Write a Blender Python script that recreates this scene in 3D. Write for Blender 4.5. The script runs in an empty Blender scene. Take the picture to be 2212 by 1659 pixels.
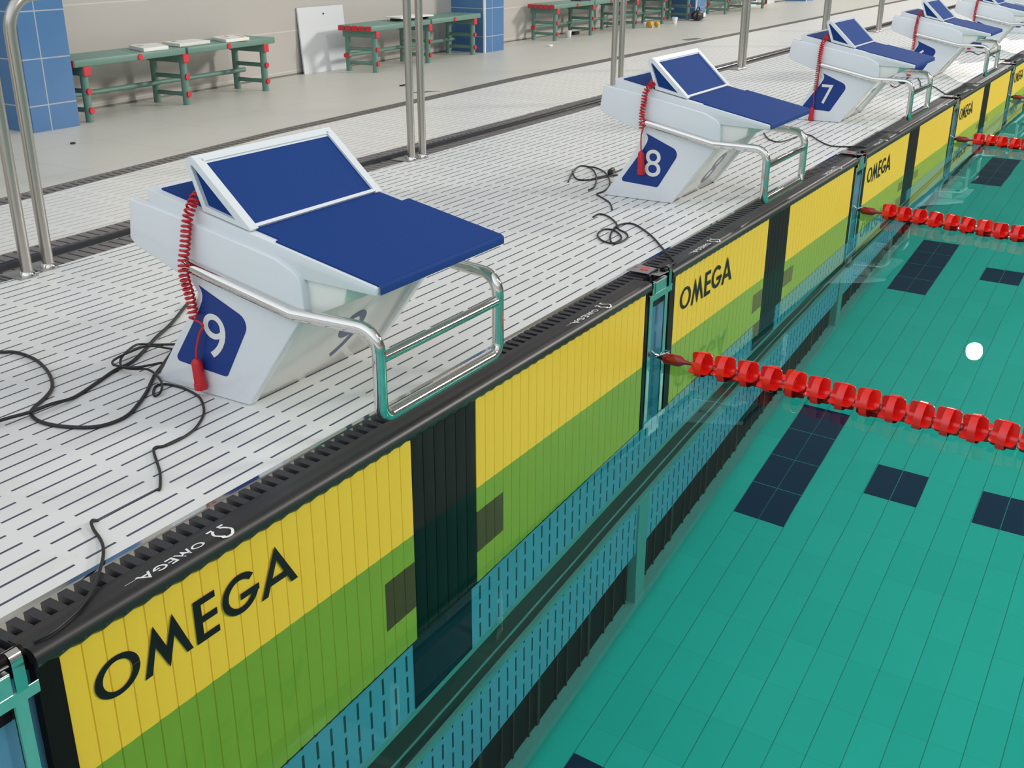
import bpy, bmesh, math, random
from mathutils import Vector, Matrix
random.seed(7)
PI = math.pi
scene = bpy.context.scene
COL = scene.collection
DECK = 0.2895
LANE = 2.5

# ------------------------------------------------------------------ colour and materials
def lin(r, g, b):
    f = lambda c: (c/255/12.92) if c/255 <= 0.04045 else ((c/255+0.055)/1.055)**2.4
    return (f(r), f(g), f(b), 1.0)

def mat(name, col, rough=0.5, metal=0.0, coat=0.0, spec=0.5):
    m = bpy.data.materials.new(name); m.use_nodes = True
    p = m.node_tree.nodes['Principled BSDF']
    p.inputs['Base Color'].default_value = col
    p.inputs['Roughness'].default_value = rough
    p.inputs['Metallic'].default_value = metal
    p.inputs['Coat Weight'].default_value = coat
    p.inputs['Specular IOR Level'].default_value = spec
    return m

class NT:
    def __init__(s, m):
        s.t = m.node_tree; s.p = s.t.nodes['Principled BSDF']
        tc = s.t.nodes.new('ShaderNodeTexCoord'); s.obj = tc.outputs['Object']
        sp = s.t.nodes.new('ShaderNodeSeparateXYZ'); s.t.links.new(s.obj, sp.inputs[0])
        s.x, s.y, s.z = sp.outputs
    def m(s, op, a, b=None, c=None):
        n = s.t.nodes.new('ShaderNodeMath'); n.operation = op
        for i, v in enumerate((a, b, c)):
            if v is None: continue
            if isinstance(v, (int, float)): n.inputs[i].default_value = v
            else: s.t.links.new(v, n.inputs[i])
        return n.outputs[0]
    def fract(s, v, off, period):
        return s.m('FRACT', s.m('DIVIDE', s.m('SUBTRACT', v, off), period))
    def mod(s, v, off, period):
        return s.m('MULTIPLY', s.fract(v, off, period), period)
    def between(s, v, lo, hi):
        return s.m('MULTIPLY', s.m('GREATER_THAN', v, lo), s.m('LESS_THAN', v, hi))
    def mix(s, fac, a, b):
        n = s.t.nodes.new('ShaderNodeMix'); n.data_type = 'RGBA'
        for key, v in ((0, fac), (6, a), (7, b)):
            if isinstance(v, (int, float, tuple)): n.inputs[key].default_value = v
            else: s.t.links.new(v, n.inputs[key])
        return n.outputs[2]
    def noise(s, scale, detail=3.0, rough=0.5):
        n = s.t.nodes.new('ShaderNodeTexNoise'); n.inputs['Scale'].default_value = scale
        n.inputs['Detail'].default_value = detail; n.inputs['Roughness'].default_value = rough
        s.t.links.new(s.obj, n.inputs['Vector']); return n.outputs['Fac']
    def white(s, vx, vy):
        c = s.t.nodes.new('ShaderNodeCombineXYZ'); s.t.links.new(vx, c.inputs[0]); s.t.links.new(vy, c.inputs[1])
        n = s.t.nodes.new('ShaderNodeTexWhiteNoise'); n.noise_dimensions = '2D'; s.t.links.new(c.outputs[0], n.inputs['Vector'])
        return n.outputs['Value']
    def color(s, v): s.t.links.new(v, s.p.inputs['Base Color'])
    def rough(s, v): s.t.links.new(v, s.p.inputs['Roughness'])
    def bump(s, h, strength=0.2, dist=0.002):
        n = s.t.nodes.new('ShaderNodeBump'); n.inputs['Strength'].default_value = strength; n.inputs['Distance'].default_value = dist
        s.t.links.new(h, n.inputs['Height']); s.t.links.new(n.outputs[0], s.p.inputs['Normal'])

M = {}
M['white'] = mat('white gloss plastic', (0.765, 0.80, 0.835, 1), 0.22, coat=0.3)
M['body'] = mat('white moulded base', (0.83, 0.83, 0.79, 1), 0.2, coat=0.2)
M['blue'] = mat('blue grip surface', lin(30, 66, 134), 0.75, spec=0.2)
n = NT(M['blue']); q = n.noise(900, 2)
n.color(n.mix(n.m('MULTIPLY', n.m('GREATER_THAN', q, 0.62), 0.35), lin(17, 58, 126), lin(50, 88, 148))); n.bump(q, 0.35, 0.001)
M['sticker'] = mat('blue sticker', lin(24, 58, 132), 0.3, spec=0.3)
M['sticker_white'] = mat('white numeral', (0.78, 0.78, 0.76, 1), 0.35)
M['front_numeral'] = mat('grey blue numeral', lin(88, 98, 132), 0.35)
M['chrome'] = mat('polished steel', (0.70, 0.69, 0.67, 1), 0.06, 1.0)
M['brushed'] = mat('brushed steel', (0.50, 0.475, 0.44, 1), 0.28, 1.0)
M['steel_plate'] = mat('dull steel', lin(150, 147, 146), 0.4, 0.35)
M['bracket'] = mat('bracket steel', (0.74, 0.76, 0.76, 1), 0.26, 1.0)
M['black'] = mat('black rubber', lin(34, 33, 34), 0.42)
M['cable'] = mat('black cable sheath', lin(30, 30, 32), 0.5)
M['pad_black'] = mat('black touch surface', lin(18, 11, 12), 0.55, spec=0.18)
M['yellow'] = mat('yellow touch surface', lin(240, 197, 54), 0.5)
M['cross'] = mat('black cross marking', lin(96, 52, 42), 0.5, spec=0.2)
M['letter'] = mat('black lettering', lin(24, 25, 27), 0.5, spec=0.2)
M['hem_white'] = mat('white lettering', (0.8, 0.8, 0.8, 1), 0.5)
M['red'] = mat('red plastic', lin(236, 30, 24), 0.22, coat=0.4)
M['dark_red'] = mat('dark red plastic', lin(150, 14, 22), 0.18, coat=0.4)
M['cord_red'] = mat('red cord', lin(196, 22, 40), 0.4)
M['green'] = mat('grey green plastic tube', lin(104, 140, 128), 0.45)
M['cap_red'] = mat('red end cap', lin(206, 42, 54), 0.45)
M['paper'] = mat('white paper', (0.78, 0.78, 0.74, 1), 0.6)
M['board'] = mat('white board', (0.66, 0.68, 0.70, 1), 0.4)
M['orange_print'] = mat('orange print', lin(205, 150, 90), 0.6)
M['dark_print'] = mat('dark print', lin(70, 70, 80), 0.6)
M['cup'] = mat('white paper cup', (0.8, 0.8, 0.78, 1), 0.5)
M['yellow_item'] = mat('yellow plastic', lin(196, 150, 40), 0.5)
M['drain'] = mat('dull grey metal', lin(120, 118, 112), 0.5, 0.5)
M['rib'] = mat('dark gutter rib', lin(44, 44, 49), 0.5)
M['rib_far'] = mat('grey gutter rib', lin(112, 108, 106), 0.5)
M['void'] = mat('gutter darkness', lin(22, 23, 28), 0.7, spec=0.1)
M['tube'] = mat('black corrugated tube', lin(40, 42, 46), 0.18)
M['wall_beam'] = mat('grey steel beam', lin(66, 40, 38), 0.5, spec=0.3)
M['wall_trim'] = mat('pale blue trim', lin(120, 170, 170), 0.5)
M['lane_mark'] = mat('dark blue tile', lin(8, 46, 86), 0.3, spec=0.15)
M['wall_mark'] = mat('dark blue panel', lin(18, 18, 50), 0.45, spec=0.1)
M['red_smear'] = mat('red mark', lin(190, 90, 90), 0.5)
M['white_trim'] = mat('white corner trim', (0.8, 0.8, 0.8, 1), 0.4)

m = M['flap'] = mat('black rubber flap with studs', lin(34, 33, 34), 0.42); n = NT(m)
du = n.m('MULTIPLY', n.m('SUBTRACT', n.fract(n.x, 0.0, 0.0438), 0.5), 0.0438); dz = n.m('SUBTRACT', n.z, 0.8205)
dd = n.m('SQRT', n.m('ADD', n.m('MULTIPLY', du, du), n.m('MULTIPLY', dz, dz)))
n.color(n.mix(n.m('MULTIPLY', n.m('LESS_THAN', dd, 0.0019), n.m('LESS_THAN', n.y, -0.002)), lin(34, 33, 34), lin(96, 96, 96)))
# slotted deck boards: rows of short and long slots
def slotted(name, base, slot, strength=1.0):
    m = mat(name, base, 0.42); n = NT(m)
    row = n.m('ABSOLUTE', n.m('SUBTRACT', n.fract(n.y, 0.156-0.0245, 0.049), 0.5))
    inrow = n.m('LESS_THAN', row, 0.0031/0.049)
    u = n.mod(n.x, 0.186, 1.946)
    a = n.between(u, 0.0, 0.068); b = n.between(u, 1.071, 1.139)
    l1 = n.m('MULTIPLY', n.between(u, 0.093, 1.070), n.m('LESS_THAN', n.mod(u, 0.093, 0.1956), 0.171))
    l2 = n.m('MULTIPLY', n.between(u, 1.164, 1.945), n.m('LESS_THAN', n.mod(u, 1.164, 0.1956), 0.171))
    seg = n.m('MINIMUM', n.m('ADD', n.m('ADD', a, b), n.m('ADD', l1, l2)), 1.0)
    mask = n.m('MULTIPLY', n.m('MULTIPLY', inrow, seg), strength)
    dirt = n.m('MULTIPLY', n.m('GREATER_THAN', n.noise(6.0, 6, 0.65), 0.60), 0.10)
    c = n.mix(dirt, base, lin(196, 186, 160))
    n.color(n.mix(mask, c, slot))
    n.bump(n.noise(350, 2), 0.12, 0.001)
    return m
M['deck'] = slotted('white slotted deck board', (0.72, 0.73, 0.715, 1), lin(66, 70, 88))
M['deck_far'] = slotted('white slotted rear deck board', (0.74, 0.735, 0.70, 1), lin(150, 148, 142), 0.8)

def wall_slotted(name, base, slot):
    m = mat(name, base, 0.45); n = NT(m)
    cx = n.m('ABSOLUTE', n.m('SUBTRACT', n.fract(n.x, 0.9556-0.0247, 0.0494), 0.5))
    inx = n.m('LESS_THAN', cx, 0.0042/0.0494)
    zz = n.m('LESS_THAN', n.mod(n.z, -0.724, 0.1025), 0.077)
    n.color(n.mix(n.m('MULTIPLY', inx, zz), base, slot))
    return m
M['wall_panel'] = wall_slotted('pale blue slotted panel', lin(124, 178, 216), lin(14, 30, 52))

m = M['pool_tile'] = mat('pool floor tile', lin(176, 232, 226), 0.35); n = NT(m)
jy = n.m('LESS_THAN', n.m('ABSOLUTE', n.m('SUBTRACT', n.fract(n.y, -0.066-0.056, 0.112), 0.5)), 0.0016/0.112)
jx = n.m('LESS_THAN', n.m('ABSOLUTE', n.m('SUBTRACT', n.fract(n.x, 3.275-0.11875, 0.2375), 0.5)), 0.0015/0.2375)
ty = n.m('FLOOR', n.m('DIVIDE', n.m('SUBTRACT', n.y, -0.066), 0.112)); tx = n.m('FLOOR', n.m('DIVIDE', n.m('SUBTRACT', n.x, 3.275), 0.2375))
c = n.mix(n.white(tx, ty), lin(42, 203, 196), lin(50, 209, 203))
c = n.mix(n.m('MULTIPLY', jx, 0.22), c, lin(96, 126, 110)); c = n.mix(n.m('MULTIPLY', jy, 0.6), c, lin(50, 60, 52))
n.color(c)

m = M['pool_paint'] = mat('pool side tile', lin(160, 224, 222), 0.4)

m = M['floor_tile'] = mat('beige floor tile', lin(196, 192, 180), 0.4); n = NT(m)
j1 = n.m('LESS_THAN', n.mod(n.x, 0.1, 0.6), 0.008); j2 = n.m('LESS_THAN', n.mod(n.y, 0.05, 0.6), 0.008)
j = n.m('MULTIPLY', n.m('MAXIMUM', j1, j2), 0.35)
c = n.mix(n.m('MULTIPLY', n.noise(2.2, 5, 0.6), 0.8), lin(208, 205, 193), lin(193, 193, 187))
n.color(n.mix(j, c, lin(172, 160, 140)))

m = M['plaster'] = mat('pale wall tile', lin(204, 198, 192), 0.3); n = NT(m)
j = n.m('LESS_THAN', n.mod(n.z, 0.02, 0.30), 0.008)
c = n.mix(n.noise(1.6, 5, 0.6), lin(183, 178, 173), lin(190, 185, 179))
n.color(n.mix(n.m('MULTIPLY', j, 0.5), c, lin(224, 218, 212)))

m = M['blue_tile'] = mat('blue pillar tile', lin(76, 122, 172), 0.22); n = NT(m)
jz = n.m('LESS_THAN', n.mod(n.z, 0.140, 0.2515), 0.007); jx = n.m('LESS_THAN', n.m('ABSOLUTE', n.m('SUBTRACT', n.x, -0.035)), 0.0035)
c = n.mix(n.noise(5, 3), lin(72, 116, 164), lin(82, 126, 174))
n.color(n.mix(n.m('MAXIMUM', jz, jx), c, lin(168, 176, 186)))

# water: a clear refracting surface over a body of water that absorbs red light
m = M['water'] = bpy.data.materials.new('pool water'); m.use_nodes = True
t = m.node_tree; t.nodes.clear()
out = t.nodes.new('ShaderNodeOutputMaterial'); gl = t.nodes.new('ShaderNodeBsdfGlass')
gl.inputs['IOR'].default_value = 1.333; gl.inputs['Roughness'].default_value = 0.0
gl.inputs['Color'].default_value = (0.70, 0.985, 0.92, 1)
tc = t.nodes.new('ShaderNodeTexCoord'); ns = t.nodes.new('ShaderNodeTexNoise'); ns.inputs['Scale'].default_value = 3.0; ns.inputs['Detail'].default_value = 1.0
bp = t.nodes.new('ShaderNodeBump'); bp.inputs['Strength'].default_value = 0.06; bp.inputs['Distance'].default_value = 0.01
t.links.new(tc.outputs['Object'], ns.inputs['Vector']); t.links.new(ns.outputs['Fac'], bp.inputs['Height'])
t.links.new(bp.outputs[0], gl.inputs['Normal']); t.links.new(gl.outputs[0], out.inputs['Surface'])

# ------------------------------------------------------------------ mesh helpers
class MB:
    """Collects shapes, in world coordinates, for one mesh object."""
    def __init__(s): s.bm = bmesh.new()
    def poly(s, pts):
        return s.bm.faces.new([s.bm.verts.new(p) for p in pts])
    def grid(s, rows, closed_u=False, closed_v=False):
        vs = [[s.bm.verts.new(p) for p in r] for r in rows]
        R, C = len(vs), len(vs[0])
        for i in range(R if closed_v else R-1):
            for j in range(C if closed_u else C-1):
                a, b, c, d = vs[i][j], vs[i][(j+1) % C], vs[(i+1) % R][(j+1) % C], vs[(i+1) % R][j]
                s.bm.faces.new((a, b, c, d))
        return vs
    def box(s, x0, x1, y0, y1, z0, z1, mtx=None):
        c = [Vector((x, y, z)) for x in (x0, x1) for y in (y0, y1) for z in (z0, z1)]
        if mtx is not None: c = [mtx @ p for p in c]
        v = [s.bm.verts.new(p) for p in c]
        for f in ((0, 1, 3, 2), (4, 6, 7, 5), (0, 4, 5, 1), (2, 3, 7, 6), (0, 2, 6, 4), (1, 5, 7, 3)):
            s.bm.faces.new([v[i] for i in f])
        return s
    def prism(s, outline, axis, lo, hi):
        """outline: 2D points in the other two axes (in xyz order); extruded along axis from lo to hi."""
        def mk(p, h):
            l = list(p); l.insert(axis, h); return l
        a = [s.bm.verts.new(mk(p, lo)) for p in outline]; b = [s.bm.verts.new(mk(p, hi)) for p in outline]
        nn = len(a)
        s.bm.faces.new(a[::-1]); s.bm.faces.new(b)
        for i in range(nn): s.bm.faces.new((a[i], a[(i+1) % nn], b[(i+1) % nn], b[i]))
        return s
    def tube(s, path, r, seg=12, caps=True, closed=False):
        P = [Vector(p) for p in path]; rows = []; nn = len(P)
        up = None
        for i in range(nn):
            if closed: t = (P[(i+1) % nn]-P[i-1]).normalized()
            else: t = (P[min(i+1, nn-1)]-P[max(i-1, 0)]).normalized()
            if up is None:
                up = Vector((0, 0, 1)) if abs(t.z) < 0.9 else Vector((1, 0, 0))
            up = (up - t*up.dot(t))
            if up.length < 1e-6: up = t.orthogonal()
            up.normalize(); sd = t.cross(up)
            rr = r[i] if isinstance(r, (list, tuple)) else r
            rows.append([P[i] + (up*math.cos(2*PI*k/seg) + sd*math.sin(2*PI*k/seg))*rr for k in range(seg)])
        vs = s.grid(rows, closed_u=True, closed_v=closed)
        if caps and not closed:
            s.bm.faces.new(vs[0][::-1]); s.bm.faces.new(vs[-1])
        return s
    def bevel(s, w, seg=2, ang=35):
        bmesh.ops.recalc_face_normals(s.bm, faces=s.bm.faces)
        ed = [e for e in s.bm.edges if len(e.link_faces) == 2 and e.calc_face_angle(0) > math.radians(ang)]
        bmesh.ops.bevel(s.bm, geom=ed, offset=w, segments=seg, profile=0.5, affect='EDGES', clamp_overlap=True)
        return s
    def build(s, name, material, parent=None, smooth=35, recalc=True):
        if recalc: bmesh.ops.recalc_face_normals(s.bm, faces=s.bm.faces)
        o = Vector((0, 0, 0)); pp = parent; rot = None
        while pp is not None:
            o = o + pp.location; pp = pp.parent
        for v in s.bm.verts: v.co -= o
        me = bpy.data.meshes.new(name); s.bm.to_mesh(me); s.bm.free()
        me.materials.append(material)
        if smooth:
            for p in me.polygons: p.use_smooth = True
            me.set_sharp_from_angle(angle=math.radians(smooth))
        ob = bpy.data.objects.new(name, me); COL.objects.link(ob)
        if parent is not None: ob.parent = parent
        return ob

def tag(o, label=None, cat=None, group=None, kind=None):
    if label: o['label'] = label
    if cat: o['category'] = cat
    if group: o['group'] = group
    if kind: o['kind'] = kind
    return o
def empty(name, loc, label, cat, group=None):
    o = bpy.data.objects.new(name, None); o.empty_display_size = 0.1; COL.objects.link(o); o.location = loc
    return tag(o, label, cat, group)
def struct(mb, name, material, parent=None, smooth=None, recalc=True):
    o = mb.build(name, material, parent, smooth, recalc)
    if parent is None: o['kind'] = 'structure'
    return o
def copy_tree(o, parent=None):
    c = o.copy(); COL.objects.link(c)
    if parent is not None: c.parent = parent
    for ch in list(o.children): copy_tree(ch, c)
    return c
def fillet(pts, n=5):
    """2D polygon of (a, b, radius) with rounded corners."""
    out = []; N = len(pts)
    for i in range(N):
        p = Vector(pts[i][:2]); r = pts[i][2] if len(pts[i]) > 2 else 0
        if r <= 0: out.append(tuple(p)); continue
        a = Vector(pts[i-1][:2])-p; b = Vector(pts[(i+1) % N][:2])-p
        a.normalize(); b.normalize(); th = a.angle(b); d = r/math.tan(th/2)
        c = p + (a+b).normalized()*(r/math.sin(th/2)); s0 = p+a*d-c; s1 = p+b*d-c
        a0 = math.atan2(s0.y, s0.x); da = math.atan2(s1.y, s1.x)-a0
        while da > PI: da -= 2*PI
        while da < -PI: da += 2*PI
        for k in range(n+1): out.append((c.x+r*math.cos(a0+da*k/n), c.y+r*math.sin(a0+da*k/n)))
    return out
def round_path(pts, r, n=6):
    """3D polyline with its inner corners rounded."""
    P = [Vector(p) for p in pts]; out = [P[0]]
    for i in range(1, len(P)-1):
        a = P[i-1]-P[i]; b = P[i+1]-P[i]; rr = r[i] if isinstance(r, (list, tuple)) else r
        th = a.normalized().angle(b.normalized())
        d = min(rr/math.tan(th/2), a.length*0.49, b.length*0.49); rr2 = d*math.tan(th/2)
        a.normalize(); b.normalize()
        c = P[i]+(a+b).normalized()*(rr2/math.sin(th/2))
        s0 = P[i]+a*d-c; s1 = P[i]+b*d-c; ang = s0.angle(s1); ax = s0.cross(s1).normalized()
        for k in range(n+1): out.append(c + Matrix.Rotation(ang*k/n, 3, ax) @ s0)
    out.append(P[-1]); return out
def spline(pts, n=5):
    P = [Vector(p) for p in pts]; out = []
    for i in range(len(P)-1):
        p0, p1, p2, p3 = P[max(i-1, 0)], P[i], P[i+1], P[min(i+2, len(P)-1)]
        for k in range(n):
            t = k/n
            out.append(0.5*((2*p1)+(p2-p0)*t+(2*p0-5*p1+4*p2-p3)*t*t+(3*p1-p0-3*p2+p3)*t**3))
    out.append(P[-1]); return out
def lerp_line(pl, x):
    for (x0, y0), (x1, y1) in zip(pl, pl[1:]):
        if x <= x1: return y0+(y1-y0)*(x-x0)/(x1-x0)
    return pl[-1][1]

_glyphs = {}
def glyph(ch):
    if ch not in _glyphs:
        cu = bpy.data.curves.new('glyph_source', 'FONT'); cu.body = ch; cu.resolution_u = 6
        o = bpy.data.objects.new('glyph_source', cu); COL.objects.link(o)
        dg = bpy.context.evaluated_depsgraph_get()
        me = bpy.data.meshes.new_from_object(o.evaluated_get(dg))
        V = [v.co.copy() for v in me.vertices]; F = [list(p.vertices) for p in me.polygons]
        bpy.data.objects.remove(o); bpy.data.curves.remove(cu); bpy.data.meshes.remove(me)
        x0 = min(v.x for v in V); x1 = max(v.x for v in V); y0 = min(v.y for v in V); y1 = max(v.y for v in V)
        _glyphs[ch] = ([((v.x-x0)/(x1-x0), (v.y-y0)/(y1-y0)) for v in V], F)
    return _glyphs[ch]
def glyph_mb(ch, origin, u, v):
    """numeral stretched to the parallelogram origin, u (width), v (height)"""
    V, F = glyph(ch); mb = MB(); O = Vector(origin); U = Vector(u); W = Vector(v)
    vs = [mb.bm.verts.new(O+U*a+W*b) for a, b in V]
    for f in F:
        try: mb.bm.faces.new([vs[i] for i in f])
        except ValueError: pass
    return mb

def slat_y(x):
    """height of the slatted pad face at x (towards the pool is negative)"""
    if x <= 0.967: t = x/0.967*22
    elif x <= 1.243: t = (x-0.967)/0.276*6
    else: t = (x-1.243)/1.019*23
    t = t % 1.0
    return 0.0022 if (t < 0.02 or t > 0.98) else -0.0007*(1-(2*t-1)**2)
def slat_xs(x0, x1):
    xs = {x0, x1}
    for a, b, n in ((0.0, 0.967, 22), (0.967, 1.243, 6), (1.243, 2.262, 23)):
        for i in range(n):
            for t in (0.0, 0.035, 0.25, 0.5, 0.75, 0.965):
                x = a+(b-a)*(i+t)/n
                if x0 < x < x1: xs.add(x)
    return sorted(xs)
# ------------------------------------------------------------------ camera
cam = bpy.data.cameras.new('camera'); co = bpy.data.objects.new('camera', cam); COL.objects.link(co)
Rm = ((0.52013, -0.85409, 0.00330), (-0.32510, -0.20152, -0.92400), (0.78979, 0.47954, -0.38245))
X = Vector(Rm[0]).normalized(); Y = -Vector(Rm[1]); Zb = -Vector(Rm[2])
mw = Matrix((X, Y, Zb)).transposed().to_4x4(); mw.translation = Vector((-0.8764, -1.3946, 1.3452))
co.matrix_world = mw
cam.sensor_width = 36; cam.sensor_fit = 'HORIZONTAL'; cam.lens = 2359.1/2212*36; cam.clip_start = 0.05; cam.clip_end = 200
scene.camera = co

# ------------------------------------------------------------------ the setting
XL, XR = -4.0, 32.0
near_edge = [(XL, 1.60), (1.2, 1.785), (3.2, 1.88), (5.8, 1.935), (9.2, 1.97), (XR, 1.98)]
far_edge = [(XL, 1.93), (1.4, 2.09), (3.4, 2.15), (5.6, 2.165), (XR, 2.20)]
drain_near = [(XL, 2.30), (2.07, 2.757), (3.75, 2.96), (6.4, 3.07), (9.5, 3.10), (XR, 3.08)]
drain_far = [(XL, 2.42), (2.16, 2.875), (3.86, 3.066), (6.7, 3.20), (9.5, 3.21), (XR, 3.19)]
wall_base = [(XL, 4.30), (3.76, 4.59), (6.0, 4.745), (9.3, 4.79), (XR, 4.82)]
XS = sorted(set([XL, XR] + [p[0] for l in (near_edge, far_edge, drain_near, drain_far, wall_base) for p in l]))
def strip(mb, f0, f1, z0, z1=None):
    z1 = z0 if z1 is None else z1
    mb.grid([[(x, f0(x), z0) for x in XS], [(x, f1(x), z1) for x in XS]]); return mb
N = lambda x: lerp_line(near_edge, x)
Fr = lambda x: lerp_line(far_edge, x)
DN = lambda x: lerp_line(drain_near, x)
DF = lambda x: lerp_line(drain_far, x)
WB = lambda x: lerp_line(wall_base, x)

mb = MB(); strip(mb, lambda x: 0.121, N, DECK); strip(mb, N, N, DECK, DECK-0.10)
struct(mb, 'floor', M['deck'], recalc=False)
mb = MB(); strip(mb, Fr, DN, DECK); strip(mb, Fr, Fr, DECK-0.10, DECK)
struct(mb, 'floor_rear', M['deck_far'], recalc=False)
mb = MB(); strip(mb, DF, lambda x: WB(x)+0.02, DECK)
struct(mb, 'floor_tiled', M['floor_tile'], recalc=False)
# chrome strip along the deck edge
mb = MB(); mb.grid([[(XL, 0.121, DECK+0.0006), (XR, 0.121, DECK+0.0006)], [(XL, 0.109, DECK+0.0006), (XR, 0.109, DECK+0.0006)], [(XL, 0.107, DECK-0.003), (XR, 0.107, DECK-0.003)]])
struct(mb, 'trim_1', M['chrome'])

# overflow grating along the pool edge
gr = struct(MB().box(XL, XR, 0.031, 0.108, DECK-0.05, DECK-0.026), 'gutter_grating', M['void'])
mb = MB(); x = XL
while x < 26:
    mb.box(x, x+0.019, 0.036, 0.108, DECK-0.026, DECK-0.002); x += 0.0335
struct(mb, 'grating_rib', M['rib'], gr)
# rear gutter with ribs on both sides of a corrugated tube
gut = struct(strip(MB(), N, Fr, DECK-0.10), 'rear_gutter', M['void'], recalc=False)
mb = MB(); x = XL
while x < 28:
    for f, g in ((lambda q: N(q)+0.002, lambda q: N(q)+0.105), (lambda q: Fr(q)-0.115, lambda q: Fr(q)-0.002)):
        mb.prism([(x, f(x)), (x+0.036, f(x+0.036)), (x+0.036, g(x+0.036)), (x, g(x))], 2, DECK-0.03, DECK-0.003)
    x += 0.046
struct(mb, 'gutter_rib', M['rib_far'], gut)
mb = MB(); pts, rad = [], []; x = XL; i = 0
while x < 26:
    ym = (N(x)+0.105+Fr(x)-0.115)/2
    pts.append((x, ym, DECK-0.018)); rad.append(0.036 if i % 2 else 0.0335); x += 0.023; i += 1
mb.tube(pts, rad, 10); struct(mb, 'gutter_tube', M['tube'], gut, smooth=60)
# channel drain before the tiled floor
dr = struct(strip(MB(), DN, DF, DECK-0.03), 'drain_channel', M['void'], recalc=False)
mb = MB(); x = 0.0
while x < 28:
    mb.prism([(x, DN(x)+0.01), (x+0.03, DN(x+0.03)+0.01), (x+0.03, DF(x+0.03)-0.01), (x, DF(x)-0.01)], 2, DECK-0.02, DECK-0.002); x += 0.044
struct(mb, 'drain_rib', M['rib_far'], dr)
mb = MB(); strip(mb, DN, lambda x: DN(x)+0.012, DECK+0.0005); strip(mb, lambda x: DF(x)-0.012, DF, DECK+0.0005)
struct(mb, 'drain_edge', M['drain'], dr, recalc=False)

# back wall, pillars
mb = MB(); strip(mb, WB, WB, DECK, DECK+3.2); strip(mb, lambda x: WB(x), lambda x: WB(x)+0.2, DECK+3.2)
struct(mb, 'wall_back', M['plaster'], recalc=True)
mb = MB(); strip(mb, lambda x: WB(x)-0.004, lambda x: WB(x)-0.004, DECK-0.001, DECK+0.012); strip(mb, lambda x: WB(x)-0.004, WB, DECK+0.012)
struct(mb, 'baseboard_back', M['drain'])
for i, (x0, x1, y0) in enumerate(((3.04, 3.35, 4.135), (8.15, 8.49, 4.40), (13.33, 13.64, 4.42), (18.2, 18.6, 4.45))):
    loc = ((x0+x1)/2, y0, DECK)
    o = bpy.data.objects.new('pillar', None); COL.objects.link(o); o.location = loc; tag(o, kind='structure')
    struct(MB().box(x0, x1, y0, WB(x1)-0.002, DECK+0.0005, DECK+3.2), 'tiled_shaft', M['blue_tile'], o)
    if i: struct(MB().box(x0-0.006, x0+0.012, y0-0.006, y0+0.012, DECK+0.0005, DECK+3.2), 'corner_trim', M['white_trim'], o)

# bulkhead face under the pads
WY = 0.03
wall = struct(MB().box(XL, XR, WY, WY+0.05, -0.94, DECK-0.052), 'wall_pool', M['wall_panel'])
struct(MB().box(XL, XR, WY-0.004, WY+0.05, -0.966, -0.94), 'panel_edge', M['wall_trim'], wall)
struct(MB().box(XL, XR, WY+0.008, WY+0.06, -1.183, -0.966), 'beam', M['wall_beam'], wall)
struct(MB().box(XL, XR, WY+0.003, WY+0.02, -1.112, -1.107), 'beam_line', M['wall_trim'], wall)
struct(MB().box(XL, XR, WY-0.004, WY+0.05, -1.215, -1.183), 'panel_edge', M['wall_trim'], wall)
struct(MB().box(XL, XR, WY, WY+0.05, -1.55, -1.215), 'lower_panel', M['wall_panel'], wall)
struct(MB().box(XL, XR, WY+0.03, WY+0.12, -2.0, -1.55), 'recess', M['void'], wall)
struct(MB().box(XL, XR, WY-0.01, WY+0.05, -1.93, -1.885), 'bottom_rail', M['wall_trim'], wall)
mb = MB(); x = XL; i = 0
while x < 24:
    w = 0.018 if i % 4 == 0 else 0.006
    mb.box(x, x+w, WY+0.024, WY+0.031, -1.885, -1.55); x += (0.13, 0.07, 0.10, 0.055)[i % 4]; i += 1
struct(mb, 'grille_bar', M['wall_beam'], wall)
mb = MB()
for k in range(-1, 8): mb.box(2.36+LANE*k, 2.44+LANE*k, WY-0.006, WY+0.03, -1.885, -1.215)
struct(mb, 'post', M['wall_trim'], wall)
mb = MB()
for k in range(-1, 8): mb.box(0.985+LANE*k, 1.255+LANE*k, WY-0.003, WY+0.01, -0.94, -0.30)
struct(mb, 'lane_band', M['wall_mark'], wall)

# pool floor and sides
PX0, PX1, PY0 = -6.0, 34.0, -16.0
pf = struct(MB().box(PX0, PX1, PY0, WY+0.13, -2.05, -2.0), 'floor_pool', M['pool_tile'])
def floor_mark(cells):
    mb = MB()
    for x0, x1, y0, y1 in cells: mb.box(x0, x1, y0, y1, -2.0, -1.9985)
    return struct(mb, 'lane_mark', M['lane_mark'], pf)
for k in range(-2, 6):
    c = (3.62+2.465*k) if k != -1 else 1.245; cells = []
    def cell(x0, x1, y0, y1): cells.append((x0+0.002, x1-0.002, y0+0.0015, y1-0.0015))
    for i in range(4):
        for j in range(2): cell(c-0.475+0.2375*i, c-0.475+0.2375*(i+1), -0.066-0.112*(j+1), -0.066-0.112*j)
    y = -0.516
    while y > -8:
        for j in range(2): cell(c-0.1, c+0.1375, y-0.112*(j+1), y-0.112*j)
        y -= 0.448
    floor_mark(cells)
struct(MB().box(PX0-0.1, PX0, PY0, 0.2, -2.05, 0.1), 'wall_left', M['pool_paint'])
struct(MB().box(PX1, PX1+0.1, PY0, 0.2, -2.05, 0.1), 'wall_right', M['pool_paint'])
struct(MB().box(PX0, PX1, PY0-0.1, PY0, -2.05, 0.1), 'wall_front', M['pool_paint'])
mb = MB(); mb.poly([(PX0, PY0, 0), (PX1, PY0, 0), (PX1, WY, 0), (PX0, WY, 0)])
w = mb.build('pool_water', M['water'], smooth=None, recalc=False)
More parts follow.
